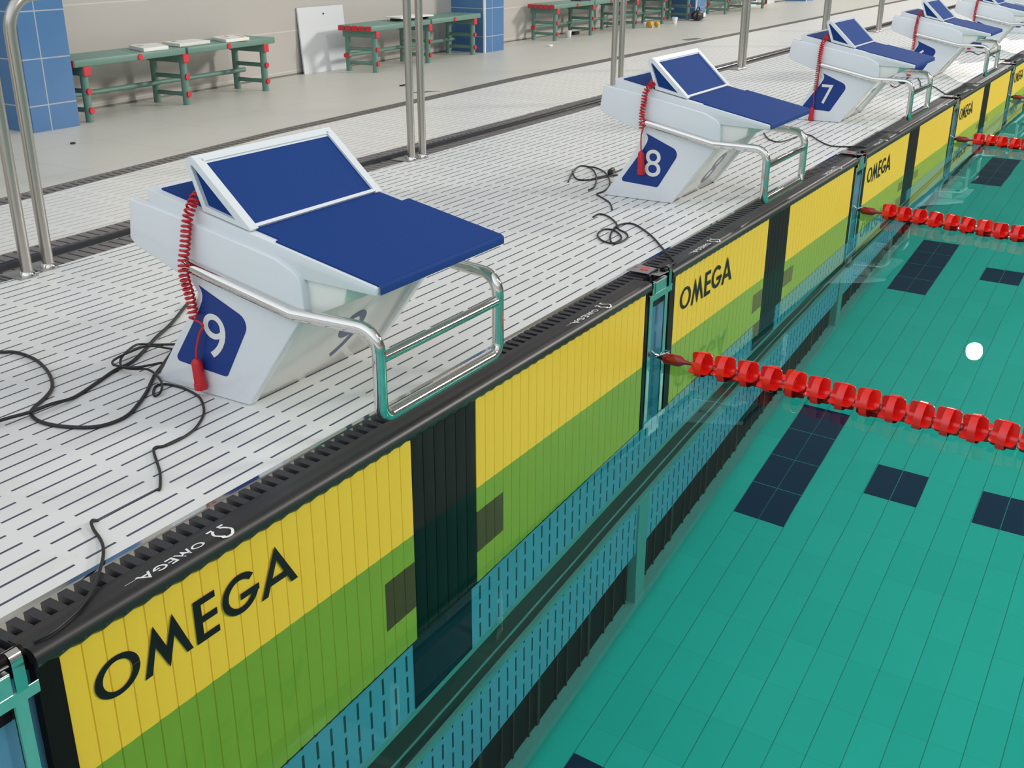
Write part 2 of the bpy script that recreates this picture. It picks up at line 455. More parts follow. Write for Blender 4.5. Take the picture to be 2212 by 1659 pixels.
tag(w, 'clear green pool water below the touch pads and lane ropes', 'water', kind='stuff')

# ------------------------------------------------------------------ touch pads
def slat_sheet(x0, x1, z0, z1, off=0.0):
    mb = MB(); xs = slat_xs(x0, x1); e = 1e-5
    mb.grid([[(x, slat_y(min(max(x, x0+e), x1-e))+off, z0) for x in xs], [(x, slat_y(min(max(x, x0+e), x1-e))+off, z1) for x in xs]])
    return mb
def ring2(cx, cz, rx, rz, ix, iz, ox=0.0, oz=0.0, a0=0.0, a1=2*PI, n=40, rot=0.0):
    o, i = [], []
    for k in range(n+1):
        a = a0+(a1-a0)*k/n
        def pt(rx_, rz_, dx, dz):
            px, pz = rx_*math.cos(a), rz_*math.sin(a)
            return (cx+dx+px*math.cos(rot)-pz*math.sin(rot), cz+dz+px*math.sin(rot)+pz*math.cos(rot))
        o.append(pt(rx, rz, 0, 0)); i.append(pt(ix, iz, ox, oz))
    return o, i
def word_polys():
    """the five letters of the pad wordmark as quads / polygons in pad coordinates (x, z)"""
    P = []
    o, i = ring2(0.1016, 0.150, 0.0488, 0.0402, 0.0318, 0.0292)
    P += [[o[k], o[k+1], i[k+1], i[k]] for k in range(len(o)-1)]
    P += [[(0.1556, 0.1029), (0.1721, 0.1036), (0.1863, 0.1543), (0.186, 0.2006)], [(0.186, 0.2006), (0.1863, 0.1543), (0.2132, 0.0967), (0.2111, 0.1425)],
          [(0.2111, 0.1425), (0.2132, 0.0967), (0.2305, 0.1556), (0.2304, 0.2017)], [(0.2304, 0.2017), (0.2305, 0.1556), (0.2552, 0.103), (0.2701, 0.1035)]]
    P += [[(0.280, 0.1955), (0.280, 0.1018), (0.2985, 0.1018), (0.2985, 0.1955)], [(0.2985, 0.1955), (0.2985, 0.181), (0.3345, 0.181), (0.3345, 0.1955)],
          [(0.2985, 0.1562), (0.2985, 0.1416), (0.3365, 0.1416), (0.3365, 0.1562)], [(0.2985, 0.1165), (0.2985, 0.1018), (0.3385, 0.1018), (0.3385, 0.1165)]]
    o, i = ring2(0.3990, 0.150, 0.0490, 0.0435, 0.0325, 0.0295, a0=math.radians(40), a1=math.radians(355))
    P += [[o[k], o[k+1], i[k+1], i[k]] for k in range(len(o)-1)]
    P += [[(0.398, 0.1495), (0.398, 0.1355), (0.4490, 0.1355), (0.4490, 0.1495)]]
    P += [[(0.4525, 0.1015), (0.4705, 0.1015), (0.5020, 0.1720), (0.5000, 0.2045)], [(0.5000, 0.2045), (0.5020, 0.1720), (0.5395, 0.1015), (0.5590, 0.1015)],
          [(0.4795, 0.1215), (0.5290, 0.1215), (0.5215, 0.1370), (0.4862, 0.1370)]]
    return P
def hem_polys():
    """the small white symbol and wordmark on the pad's top flap, read from the deck (x, y)"""
    P = []
    S = 0.0255/0.0937
    for poly in word_polys():
        P.append([(0.3375-(a-0.053)*0.302, 0.0005+(0.2045-b)*0.245) for a, b in poly])
    o, i = ring2(0.3830, 0.011, 0.0205, 0.0225, 0.0155, 0.0165, a0=math.radians(115), a1=math.radians(425))
    P += [[o[k], o[k+1], i[k+1], i[k]] for k in range(len(o)-1)]
    P += [[(0.362, 0.031), (0.376, 0.031), (0.376, 0.0355), (0.362, 0.0355)], [(0.390, 0.031), (0.404, 0.031), (0.404, 0.0355), (0.390, 0.0355)]]
    W_ = P[:-len(o)+1-2]; S_ = P[-len(o)+1-2:]
    return W_ + [[(0.160, 0.0215), (0.188, 0.0215), (0.188, 0.0225), (0.160, 0.0225)]], S_
def make_pad():
    root = empty('touch_pad', (1.12, 0.0, -0.555), '', 'touch pad', 'timing touch pads along the pool edge')
    slat_sheet(0.0, 0.967, -0.553, 0.262).build('yellow_panel', M['yellow'], root, 50)
    slat_sheet(1.243, 2.262, -0.553, 0.262).build('yellow_panel', M['yellow'], root, 50)
    slat_sheet(0.967, 1.243, -0.553, 0.262).build('black_stripe', M['pad_black'], root, 50)
    slat_sheet(0.846, 0.967, -0.383, -0.147, -0.0006).build('cross_arm', M['cross'], root, 50)
    slat_sheet(1.243, 1.376, -0.383, -0.147, -0.0006).build('cross_arm', M['cross'], root, 50)
    mb = MB(); mb.box(-0.045, 2.283, 0.003, 0.015, -0.555, 0.265); mb.box(-0.045, 0.0, -0.002, 0.003, -0.555, 0.265); mb.box(2.262, 2.283, -0.002, 0.003, -0.555, 0.265)
    mb.box(0.0, 2.262, -0.001, 0.003, -0.555, -0.549)
    mb.build('frame', M['pad_black'], root)
    sec = [(0.004, 0.2545), (-0.004, 0.2555), (-0.0095, 0.262), (-0.0125, 0.270), (-0.0115, 0.279), (-0.007, 0.2865), (0.001, 0.2915), (0.008, 0.2925), (0.016, 0.2908), (0.035, 0.2905), (0.056, 0.2905), (0.058, 0.2885), (0.056, 0.286), (0.016, 0.285), (0.010, 0.27)]
    mb = MB(); rows = []; n = 106
    for k in range(n+1):
        x = -0.045+2.328*k/n; d = 0.0022*(1 if k % 2 else -1)
        rows.append([(x, y, z+(d if j < 3 else 0)) for j, (y, z) in enumerate(sec)])
    vs = mb.grid(rows, closed_u=True); mb.bm.faces.new(vs[0][::-1]); mb.bm.faces.new(vs[-1])
    hem = mb.build('top_flap', M['flap'], root, 60)
    mb = MB()
    for i, p in enumerate(word_polys()): mb.poly([(a, -0.0019-0.000015*i, b) for a, b in p])
    mb.build('lettering', M['letter'], root, None)
    W_, S_ = hem_polys()
    for off in (0.0, 1.60):
        for nm, polys in (('wordmark', W_), ('symbol', S_)):
            mb = MB()
            for p in polys: mb.poly([(a+off, b, 0.29305-max(0, min(1, (b-0.006)/0.01))*0.0021 if b > -0.004 else 0.2905) for a, b in p])
            mb.build(nm, M['hem_white'], hem, None)
    return root
PAD_LABELS = ['yellow touch pad with black stripe under starting block number 9', 'yellow touch pad with black stripe under starting block number 8',
    'yellow touch pad with black stripe under starting block number 7', 'yellow touch pad below the starting block behind block number 7',
    'narrow sliver of yellow touch pad by the fourth red lane rope', 'yellow touch pad at the far end of the row, beyond all lane ropes seen']
pad0 = make_pad()
for k in range(6):
    p = pad0 if k == 0 else copy_tree(pad0)
    p.location.x = 1.12+LANE*k; p['label'] = PAD_LABELS[k]

# ------------------------------------------------------------------ anchor brackets between the pads
def make_bracket():
    root = empty('lane_bracket', (2.36, 0.02, -0.57), '', 'bracket', 'steel lane brackets between the touch pads')
    mb = MB()
    mb.box(2.286, 2.310, -0.006, -0.002, -0.57, 0.235); mb.box(2.406, 2.432, -0.006, -0.002, -0.57, 0.235)
    mb.box(2.306, 2.310, -0.006, 0.028, -0.57, 0.235); mb.box(2.406, 2.410, -0.006, 0.028, -0.57, 0.235)
    mb.bevel(0.0008, 1).build('channel', M['bracket'], root)
    mb = MB(); mb.box(2.279, 2.454, -0.010, -0.0065, 0.219, 0.242); mb.box(2.319, 2.409, -0.010, -0.0065, 0.242, 0.279); mb.box(2.319, 2.409, -0.010, 0.004, 0.279, 0.282)
    mb.bevel(0.0008, 1).build('cross_plate', M['bracket'], root)
    mb = MB(); mb.box(2.287, 2.303, -0.014, -0.0105, 0.242, 0.286); mb.build('tab', M['chrome'], root)
    mb = MB()
    path = [(-0.015, 0.242), (-0.015, 0.300), (-0.012, 0.309), (-0.004, 0.314), (0.006, 0.312), (0.012, 0.304), (0.012, 0.298)]
    mb.grid([[(2.411, y, z) for y, z in path], [(2.432, y, z) for y, z in path]]); mb.grid([[(2.411, y+0.002, z-0.0015) for y, z in path], [(2.432, y+0.002, z-0.0015) for y, z in path]])
    mb.build('tab', M['chrome'], root, 60)
    mb = MB(); mb.tube([(2.385, 0.0, 0.303), (2.440, 0.0, 0.303)], 0.0105, 16); mb.build('hinge_pin', M['pad_black'], root)
    mb = MB(); q = [(2.282, 0.127), (2.364, 0.125), (2.344, -0.002), (2.279, 0.004)]
    mb.prism(q, 2, 0.2955, 0.2985)
    pl = mb.bevel(0.0008, 1).build('deck_plate', M['steel_plate'], root)
    mb = MB(); mb.box(2.306, 2.310, 0.060, 0.086, 0.2984, 0.2990); mb.box(2.302, 2.306, 0.022, 0.045, 0.2984, 0.2990); mb.build('slot', M['void'], pl, None)
    mb = MB(); mb.tube([(2.318, 0.107, 0.2985), (2.318, 0.107, 0.3015)], 0.007, 8); mb.build('bolt', M['chrome'], pl)
    mb = MB(); mb.prism(fillet([(2.310, 0.090, 0.008), (2.352, 0.095, 0.008), (2.345, 0.062, 0.008), (2.285, 0.066, 0.008)]), 2, 0.2984, 0.2988); mb.build('red_mark', M['red_smear'], pl, None)
    mb = MB(); mb.tube([(2.330, 0.027, 0.294), (2.392, 0.022, 0.300)], 0.006, 8); mb.build('lever', M['black'], root)
    mb = MB(); mb.box(2.311, 2.405, 0.004, 0.029, 0.188, 0.235); mb.build('spacer', M['pad_black'], root)
    mb = MB(); c = Vector((2.345, -0.012, 0.024))
    mb.tube([c+Vector((0.030*math.cos(a), -0.020+0.020*math.cos(2*a)*0.3-0.02*math.sin(a), 0.014*math.sin(a))) for a in [2*PI*k/20 for k in range(20)]], 0.0025, 8, closed=True)
    mb.tube([(2.318, -0.006, 0.04), (2.318, -0.02, 0.03), (2.335, -0.035, 0.02)], 0.003, 8)
    mb.build('shackle', M['chrome'], root)
    return root
BR_LABELS = ['steel lane bracket at the near end of the pad below block 9', 'steel lane bracket between the touch pads of blocks 9 and 8', 'steel lane bracket between the touch pads of blocks 8 and 7',
             'steel lane bracket holding the third red lane rope', 'steel lane bracket holding the fourth, farthest red lane rope']
br0 = make_bracket()
for i, k in enumerate((-1, 0, 1, 2, 3)):
    b = br0 if i == 0 else copy_tree(br0)
    b.location.x = 2.36+LANE*k; b['label'] = BR_LABELS[i]
    if k == -1:
        for ch in b.children:
            if ch.name.startswith('deck_plate'): ch.location.x += 0.064; ch.location.y -= 0.012

# ------------------------------------------------------------------ lane ropes
def float_mesh():
    """hoop around a hub with two crossed fins; axis along y, centred on the origin"""
    R = 0.050; W = 0.0115; mb = MB(); n = 28
    rows = []
    for k in range(n):
        a = 2*PI*k/n; c, s = math.cos(a), math.sin(a)
        rows.append([(R*c, -W, R*s), (R*c, W, R*s), ((R-0.003)*c, W, (R-0.003)*s), ((R-0.003)*c, -W, (R-0.003)*s)])
    mb.grid(rows, closed_u=True, closed_v=True)
    fin = fillet([(-0.0358, -0.051, 0.012), (0.0358, -0.051, 0.012), (0.0358, 0.051, 0.012), (-0.0358, 0.051, 0.012)], 5)
    mb.prism(fin, 0, -0.0016, 0.0016)                       # in the y z plane
    mb.prism([(b, a) for a, b in fin], 2, -0.0016, 0.0016)  # in the x y plane
    mb.tube([(0, -0.037, 0), (0, 0.037, 0)], 0.0135, 14)
    rr = 0.030
    rows = []
    for k in range(n):
        a = 2*PI*k/n; c, s = math.cos(a), math.sin(a)
        rows.append([(rr*c, -0.006, rr*s), (rr*c, 0.006, rr*s), ((rr-0.003)*c, 0.006, (rr-0.003)*s), ((rr-0.003)*c, -0.006, (rr-0.003)*s)])
    mb.grid(rows, closed_u=True, closed_v=True)
    return mb
fl_src = float_mesh().build('float', M['red'], None, 40); fl_mesh = fl_src.data; bpy.data.objects.remove(fl_src)
mb = MB(); rows = []
for i in range(9):
    a = PI*i/8; rows.append([(0.0135*math.sin(a)*math.cos(2*PI*k/12), -0.0135*math.cos(a), 0.0135*math.sin(a)*math.sin(2*PI*k/12)) for k in range(12)])
mb.grid(rows, closed_u=True); bd_src = mb.build('bead', M['dark_red'], None, 60); bd_mesh = bd_src.data; bpy.data.objects.remove(bd_src)
ROPES = [('red lane rope nearest the camera, its floats large and open', [(2.335, -0.03), (2.326, -0.20), (2.324, -0.45), (2.308, -0.60), (2.292, -0.75), (2.270, -1.05), (2.240, -1.40), (2.19, -2.0), (2.13, -2.7)], 26),
         ('second red lane rope, from the bracket between pads 8 and 7', [(4.835, -0.03), (4.822, -0.20), (4.790, -0.38), (4.755, -0.53), (4.722, -0.70), (4.690, -0.90), (4.64, -1.3), (4.57, -2.0), (4.5, -2.7)], 26),
         ('third red lane rope, just below the far touch pads', [(7.33, -0.03), (7.33, -0.2), (7.295, -0.35), (7.27, -0.45), (7.23, -0.7), (7.15, -1.3), (7.05, -2.0)], 18),
         ('fourth red lane rope, only its end showing in the far corner', [(9.83, -0.03), (9.82, -0.2), (9.79, -0.35), (9.74, -0.7), (9.6, -1.3)], 10)]
def lathe(mb, prof, p0, axis, seg=16):
    """prof: list of (t along axis, radius)"""
    p0 = Vector(p0); ax = Vector(axis).normalized(); u = ax.orthogonal().normalized(); v = ax.cross(u)
    vs = mb.grid([[p0+ax*t+(u*math.cos(2*PI*k/seg)+v*math.sin(2*PI*k/seg))*r for k in range(seg)] for t, r in prof], closed_u=True)
    mb.bm.faces.new(vs[0][::-1]); mb.bm.faces.new(vs[-1])
for lab, path, nf in ROPES:
    P = [Vector((x, y, 0.018)) for x, y in path]
    root = empty('lane_rope', P[0], lab, 'lane rope', 'red lane ropes across the pool')
    def at_y(y):
        for a, b in zip(P, P[1:]):
            if y >= b.y: return a.lerp(b, (y-a.y)/(b.y-a.y)), (b-a).normalized()
        return P[-1], (P[-1]-P[-2]).normalized()
    endy = -0.19-0.0785*(nf-1)
    mb = MB(); pts = [(x, y, 0.018) for x, y in path if y > endy]; mb.tube([(pts[0][0], -0.02, 0.018)] + pts + [tuple(at_y(endy)[0])], 0.004, 8); mb.build('rope', M['dark_red'], root, 60)
    mb = MB(); q, d = at_y(-0.045); lathe(mb, [(0, 0.012), (0.002, 0.017), (0.006, 0.0195), (0.058, 0.0195), (0.066, 0.016), (0.076, 0.009), (0.095, 0.006), (0.11, 0.005)], q, d); mb.build('end_float', M['dark_red'], root, 50)
    mb = MB(); q, d = at_y(-0.025); lathe(mb, [(0, 0.008), (0.022, 0.012)], q, d, 10); mb.tube([(q.x-0.004, q.y+0.012, 0.018), (q.x, q.y, 0.018)], 0.005, 8); mb.build('connector', M['black'], root, 50)
    for j in range(nf):
        q, d = at_y(-0.19-0.0785*j)
        f = bpy.data.objects.new('float', fl_mesh); COL.objects.link(f); f.parent = root; f.location = q-P[0]
        f.rotation_euler = (0.10*random.uniform(-1, 1), random.uniform(-0.22, 0.22), math.atan2(d.y, d.x)+PI/2+random.uniform(-0.06, 0.06))
        if j % 2 == 1 or j % 5 == 0:
            q, d = at_y(-0.19-0.0785*(j+0.5))
            f = bpy.data.objects.new('bead', bd_mesh); COL.objects.link(f); f.parent = root; f.location = q-P[0]

# ------------------------------------------------------------------ starting blocks
BX = 1.11                      # block centre line in lane 9
XE0, XE1 = 0.853, 1.372        # outer faces of the side panels
def plat_z(y): return 0.6515+0.1985*(y-0.006)
SIDE = fillet([(0.728, 0.754, 0.004), (0.744, 0.655, 0.012), (0.722, 0.637, 0.02), (0.575, 0.585, 0.0), (0.545, 0.573, 0.02), (0.526, 0.548, 0.012), (0.712, 0.2905, 0), (0.394, 0.2905, 0),
               (0.216, 0.532, 0), (0.196, 0.560, 0.02), (0.201, 0.642, 0.045), (0.272, 0.6735, 0.05), (0.571, 0.730, 0)])
LEG = fillet([(0.545, 0.573, 0.02), (0.526, 0.548, 0.012), (0.712, 0.2905, 0), (0.394, 0.2905, 0), (0.216, 0.532, 0)])
def block_frame(root):
    for x0, x1 in ((XE0, XE0+0.028), (XE1-0.028, XE1)):
        MB().prism(SIDE, 1-1, x0, x1).bevel(0.008, 3, 40).build('side_panel', M['white'], root, 40)
    body = [(0.404, 0.2905), (0.232, 0.532), (0.150, 0.566), (0.100, 0.590), (0.090, 0.629), (0.58, 0.64), (0.62, 0.735), (0.728, 0.742), (0.735, 0.66), (0.72, 0.645), (0.575, 0.59), (0.545, 0.565), (0.69, 0.2905)]
    MB().prism(body, 0, XE0+0.024, XE1-0.024).bevel(0.004, 2, 30).build('body', M['body'], root, 40)
    # sloping platform
    slab = [(0.002, plat_z(0.002)-0.004), (0.002, 0.6275), (0.245, 0.632), (0.675, 0.735), (0.683, plat_z(0.683)-0.004)]
    MB().prism(slab, 0, 0.868, 1.374).bevel(0.004, 2, 25).build('platform', M['white'], root, 40)
    mb = MB(); T = 0.0045
    def top(x, y, h): return (x, y, plat_z(y)-0.0045+h)
    for xa, xb, ya, yb in ((0.8765, 1.3755, 0.004, 0.287), (0.8915, 1.345, 0.287, 0.655)):
        rows = []
        for y in (ya, yb): rows.append([top(xa, y, 0), top(xa, y, T), top(xb, y, T), top(xb, y, 0)])
        mb.grid(rows, closed_u=True)
        for r in rows: mb.poly(r)
    mb.grid([[(xx, 0.0065, plat_z(0.0065)) for xx in (0.8765, 1.3755)], [(xx, -0.0015, plat_z(0)-0.003) for xx in (0.8765, 1.3755)], [(xx, -0.0030, plat_z(0)-0.008) for xx in (0.8765, 1.3755)], [(xx, -0.0030, 0.6285) for xx in (0.8765, 1.3755)], [(xx, 0.002, 0.6270) for xx in (0.8765, 1.3755)]])
    mb.build('grip_mat', M['blue'], root, 60)
    # raised foot wedge
    z0 = lambda y: plat_z(y)+0.001
    tri = [(0.362, z0(0.362)), (0.510, 0.8580), (0.522, 0.868), (0.530, 0.866), (0.5365, 0.855), (0.4965, z0(0.4965))]
    wx0, wx1 = 0.869, 1.352
    MB().prism(tri, 0, wx0+0.010, wx1-0.010).build('wedge_core', M['blue'], root, 40)
    mb = MB()
    for xa in (wx0, wx1-0.0135):
        # side frame as an outer loop around the blue triangle
        m3 = [(0.356, z0(0.356)-0.0005), (0.512, 0.8625), (0.522, 0.871), (0.532, 0.868), (0.539, 0.856), (0.4985, z0(0.4985)-0.0005)]
        lp = [(0.397, 0.7405), (0.5165, 0.8500), (0.5205, 0.8540), (0.5235, 0.8540), (0.5245, 0.850), (0.4885, 0.7610)]
        for xx in (xa, xa+0.0135):
            mb.grid([[(xx, a, b) for a, b in m3], [(xx, a, b) for a, b in lp]], closed_u=True)
        for loop in (m3, lp):
            mb.grid([[(xa, a, b) for a, b in loop], [(xa+0.0135, a, b) for a, b in loop]], closed_u=True)
    d = Vector((0, 0.156, 0.8625-z0(0.356))).normalized(); nrm = Vector((0, -d.z, d.y))
    def bar(x0, x1, s0, s1, h):
        p = Vector((0, 0.356, z0(0.356)))
        c = []
        for xx in (x0, x1):
            for sx in (s0, s1):
                for hh in (-0.004, h):
                    v = p+d*sx+nrm*hh; c.append((xx, v.y, v.z))
        vv = [mb.bm.verts.new(q) for q in c]
        for f in ((0, 1, 3, 2), (4, 6, 7, 5), (0, 4, 5, 1), (2, 3, 7, 6), (0, 2, 6, 4), (1, 5, 7, 3)): mb.bm.faces.new([vv[i] for i in f])
    Ld = math.hypot(0.156, 0.8625-z0(0.356))
    bar(wx0+0.001, wx0+0.026, 0, Ld, 0.003); bar(wx1-0.026, wx1-0.001, 0, Ld, 0.003); bar(wx0+0.02, wx1-0.02, 0.004, 0.0125, 0.0035); bar(wx0+0.02, wx1-0.02, Ld-0.007, Ld+0.004, 0.003)
    top_prof = [(0.505, 0.8535), (0.511, 0.8645), (0.521, 0.8725), (0.531, 0.8705), (0.537, 0.864), (0.5395, 0.856), (0.534, 0.848)]
    mb.prism(top_prof, 0, wx0+0.002, wx1-0.002)
    mb.build('wedge_frame', M['white'], root, 40)
    # chrome hand rail
    hl, hr, r = 0.864, 1.350, 0.0155
    pts = [(XE0-0.011, 0.548, 0.6215), (XE0-0.011, 0.222, 0.5565), (hl, 0.0, 0.552), (hl, 0.0, 0.345), (hr, 0.0, 0.345), (hr, 0.0, 0.552), (XE1+0.011, 0.222, 0.5565), (XE1+0.011, 0.548, 0.6215)]
    h = MB().tube(round_path(pts, [0, 0.08, 0.05, 0.032, 0.032, 0.05, 0.08, 0], 8), r, 18).build('hand_rail', M['chrome'], root, 50)
    MB().tube([(hl, 0.0, 0.486), (hr, 0.0, 0.486)], 0.0125, 16).build('cross_bar', M['chrome'], h, 50)
    return h
STK = fillet([(0.523, 0.572, 0), (0.516, 0.562, 0), (0.5135, 0.553, 0), (0.5135, 0.545, 0), (0.5165, 0.534, 0), (0.522, 0.524, 0), (0.530, 0.509, 0), (0.634, 0.361, 0.010), (0.458, 0.351, 0.014), (0.366, 0.509, 0.030)], 6)
def side_number(ch, root):
    st = MB().prism(STK, 0, XE0-0.0008, XE0+0.002).build('number_sticker', M['sticker'], root, None)
    w = 0.072 if ch not in '7' else 0.070
    x = XE0-0.0013
    glyph_mb(ch, (x, 0.521, 0.394), (0, -w, 0), (0, 0, 0.113)).build('numeral', M['sticker_white'], st, None)
    st2 = MB().prism(STK, 0, XE1-0.002, XE1+0.0008).build('number_sticker', M['sticker'], root, None)
    glyph_mb(ch, (XE1+0.0013, 0.454, 0.394), (0, w, 0), (0, 0, 0.113)).build('numeral', M['sticker_white'], st2, None)
    # numeral on the sloping front
    a, b = Vector((0, 0.404, 0.2905)), Vector((0, 0.232, 0.532)); dd = (b-a).normalized(); nn = Vector((0, -dd.z, dd.y))
    o = a+dd*0.046+nn*0.0006
    glyph_mb(ch, (1.100, o.y, o.z), (0.096, 0, 0), dd*0.172).build('front_numeral', M['front_numeral'], root, None)
BLOCK_LABELS = ['large white starting block with blue top, number 9 on its side', 'white starting block with blue top, number 8 on its side', 'white starting block with blue top, number 7 on its side',
                'white starting block whose numeral is half hidden by block 7', 'white starting block in the corner, second beyond block number 7', 'last white starting block, cut off by the corner of the picture']
first = None
for k in range(6):
    loc = Vector((BX+LANE*k, 0.40, DECK))
    if k == 0:
        root = empty('starting_block', loc, BLOCK_LABELS[0], 'starting block', 'white starting blocks in a row on the slotted deck'); block_frame(root); first = root
        frame_children = list(root.children)
    else:
        root = first.copy(); COL.objects.link(root); root.location = loc; root['label'] = BLOCK_LABELS[k]
        for ch in frame_children: copy_tree(ch, root)
    # numerals differ from block to block: built in lane 9 coordinates against the unmoved root
    keep = root.location.copy(); root.location = Vector((BX, 0.40, DECK)); side_number('987654'[k], root); root.location = keep

# ------------------------------------------------------------------ red coiled push button cords
def cord(k, coil, tail, hand, lab):
    dx = LANE*k
    root = empty('push_button', (0.838+dx, hand[1][1], hand[1][2]), lab, 'push button cord', 'red coiled cords hanging on the starting blocks')
    C = spline([(x+dx, y, z) for x, y, z in coil], 24)
    L = [0.0]
    for a, b in zip(C, C[1:]): L.append(L[-1]+(b-a).length)
    turns = L[-1]/0.0118; n = int(turns*10); pts = []; up = None
    for i in range(n+1):
        s = L[-1]*i/n; j = max(q for q in range(len(L)) if L[q] <= s+1e-9); j = min(j, len(C)-2)
        f = (s-L[j])/max(L[j+1]-L[j], 1e-9); p = C[j].lerp(C[j+1], f); t = (C[j+1]-C[j]).normalized()
        u = Vector((1, 0, 0)); u = (u-t*u.dot(t)).normalized(); v = t.cross(u); a = 2*PI*turns*i/n
        pts.append(p+(u*math.cos(a)+v*math.sin(a))*0.0105)
    MB().tube(pts, 0.0031, 6).build('coil', M['cord_red'], root, 60)
    e = pts[-1]
    MB().tube(spline([e]+[(x+dx, y, z) for x, y, z in tail], 5), 0.003, 8).build('lead', M['cord_red'], root, 60)
    a, b = [Vector((p[0]+dx, p[1], p[2])) for p in hand]; Lh = (b-a).length
    mb = MB(); lathe(mb, [(0, 0.004), (0.004, 0.010), (0.012, 0.0135), (Lh*0.78, 0.0145), (Lh*0.80, 0.0165), (Lh-0.002, 0.0165), (Lh, 0.0155)], a, b-a); mb.build('handset', M['cord_red'], root, 40)
c9 = [(0.890, 0.532, 0.779), (0.870, 0.525, 0.772), (0.848, 0.521, 0.750), (0.838, 0.523, 0.722), (0.836, 0.528, 0.695), (0.832, 0.533, 0.660), (0.826, 0.536, 0.630), (0.826, 0.537, 0.595), (0.836, 0.538, 0.545), (0.838, 0.534, 0.495)]
cord(0, c9, [(0.838, 0.508, 0.480), (0.838, 0.523, 0.451), (0.838, 0.539, 0.408), (0.838, 0.541, 0.385)], [(0.836, 0.541, 0.388), (0.835, 0.533, 0.309)], 'red coiled cord with push button hanging on block number 9')
c8 = [(0.890, 0.518, 0.779), (0.870, 0.510, 0.773), (0.846, 0.517, 0.758), (0.838, 0.529, 0.736), (0.836, 0.533, 0.690), (0.826, 0.533, 0.645), (0.828, 0.532, 0.592)]
cord(1, c8, [(0.836, 0.536, 0.570), (0.838, 0.538, 0.540), (0.838, 0.535, 0.496)], [(0.836, 0.534, 0.500), (0.835, 0.529, 0.402)], 'red coiled cord with push button hanging on block number 8')
c7 = [(0.890, 0.535, 0.781), (0.868, 0.528, 0.774), (0.846, 0.540, 0.748), (0.838, 0.546, 0.700), (0.828, 0.546, 0.631), (0.836, 0.551, 0.558), (0.838, 0.554, 0.470)]
cord(2, c7, [(0.838, 0.559, 0.450), (0.838, 0.556, 0.400), (0.838, 0.558, 0.373)], [(0.836, 0.560, 0.373), (0.835, 0.563, 0.294)], 'red coiled cord with push button hanging on block number 7')
c6 = [(0.890, 0.535, 0.781), (0.868, 0.532, 0.772), (0.846, 0.541, 0.745), (0.838, 0.545, 0.690), (0.828, 0.547, 0.615), (0.836, 0.548, 0.506)]
cord(3, c6, [(0.838, 0.55, 0.46), (0.838, 0.552, 0.40)], [(0.836, 0.552, 0.40), (0.835, 0.553, 0.31)], 'red coiled cord on the block behind block number 7')
cord(4, c6, [(0.838, 0.55, 0.46), (0.838, 0.552, 0.40)], [(0.836, 0.552, 0.40), (0.835, 0.553, 0.31)], 'red coiled cord on the block second beyond number 7, in the corner')
# ------------------------------------------------------------------ black cables on the deck
def cable(name, lab, runs, group=None):
    root = None
    P0 = Vector((runs[0][0][0][0], runs[0][0][0][1], DECK))
    mb = MB()
    for pts, r, lift in runs:
        pp = []
        for i, p in enumerate(pts):
            z = DECK+r+0.0005+(lift[i] if isinstance(lift, list) else 0)
            pp.append((p[0], p[1], z if len(p) < 3 else p[2]))
        mb.tube(spline(pp, 5), r, 8)
    o = mb.build(name, M['cable'], None, 60)
    return tag(o, lab, 'cable', group)
C1 = [(0.759, 1.214), (0.778, 1.184), (0.78, 1.133), (0.769, 1.07), (0.74, 0.994), (0.701, 0.923), (0.662, 0.874), (0.615, 0.84), (0.574, 0.818), (0.544, 0.794), (0.528, 0.757), (0.524, 0.714), (0.536, 0.661), (0.565, 0.608), (0.602, 0.587), (0.653, 0.589), (0.707, 0.617), (0.774, 0.661), (0.851, 0.722), (0.918, 0.765), (0.971, 0.799), (1.054, 0.853)]
C1 = [(0.70, 1.36), (0.735, 1.28)] + C1
C2 = [(0.30, 0.86), (0.38, 0.82), (0.464, 0.797), (0.531, 0.78), (0.59, 0.777), (0.659, 0.785), (0.748, 0.814), (0.833, 0.844), (0.892, 0.853), (0.962, 0.888), (1.058, 0.945), (1.165, 1.0), (1.327, 1.103)]
C3 = [(1.057, 0.857), (1.018, 0.911), (0.978, 0.927), (0.918, 0.903), (0.872, 0.869), (0.844, 0.827), (0.85, 0.79), (0.866, 0.765), (0.857, 0.724), (0.823, 0.66), (0.787, 0.625), (0.771, 0.627), (0.783, 0.647), (0.815, 0.674), (0.836, 0.666), (0.842, 0.635), (0.840, 0.591), (0.822, 0.53), (0.78, 0.471), (0.74, 0.434), (0.684, 0.401), (0.634, 0.389), (0.586, 0.391), (0.571, 0.402), (0.555, 0.391), (0.52, 0.341), (0.497, 0.308), (0.479, 0.286), (0.446, 0.25), (0.435, 0.242)]
C3c = [(0.290, 0.2485, DECK), (0.28, 0.251, DECK+0.006), (0.27, 0.243, DECK+0.006), (0.258, 0.221, DECK+0.004), (0.243, 0.186, DECK+0.004), (0.224, 0.154, DECK+0.006), (0.2, 0.125, DECK+0.006), (0.167, 0.094, DECK+0.006), (0.136, 0.066, DECK+0.006), (0.102, 0.044, DECK+0.006), (0.064, 0.024, DECK+0.006), (0.029, 0.011, DECK+0.0085), (-0.003, 0.004, DECK+0.009), (-0.03, 0.012, DECK+0.006)]
C4 = [(1.004, 0.82), (0.974, 0.877), (0.913, 0.883), (0.858, 0.873), (0.834, 0.852), (0.832, 0.828), (0.851, 0.781), (0.908, 0.752)]
cable('thick_cable', 'thick black cable curving in an S across the deck behind block 9', [(C1, 0.0045, 0)])
cable('thick_cable', 'thick black cable running straight from the lower left under block 9', [(C2, 0.0045, [0, 0, .0095, .0095, .0095, 0, 0, 0, 0, 0, 0, 0, 0])])
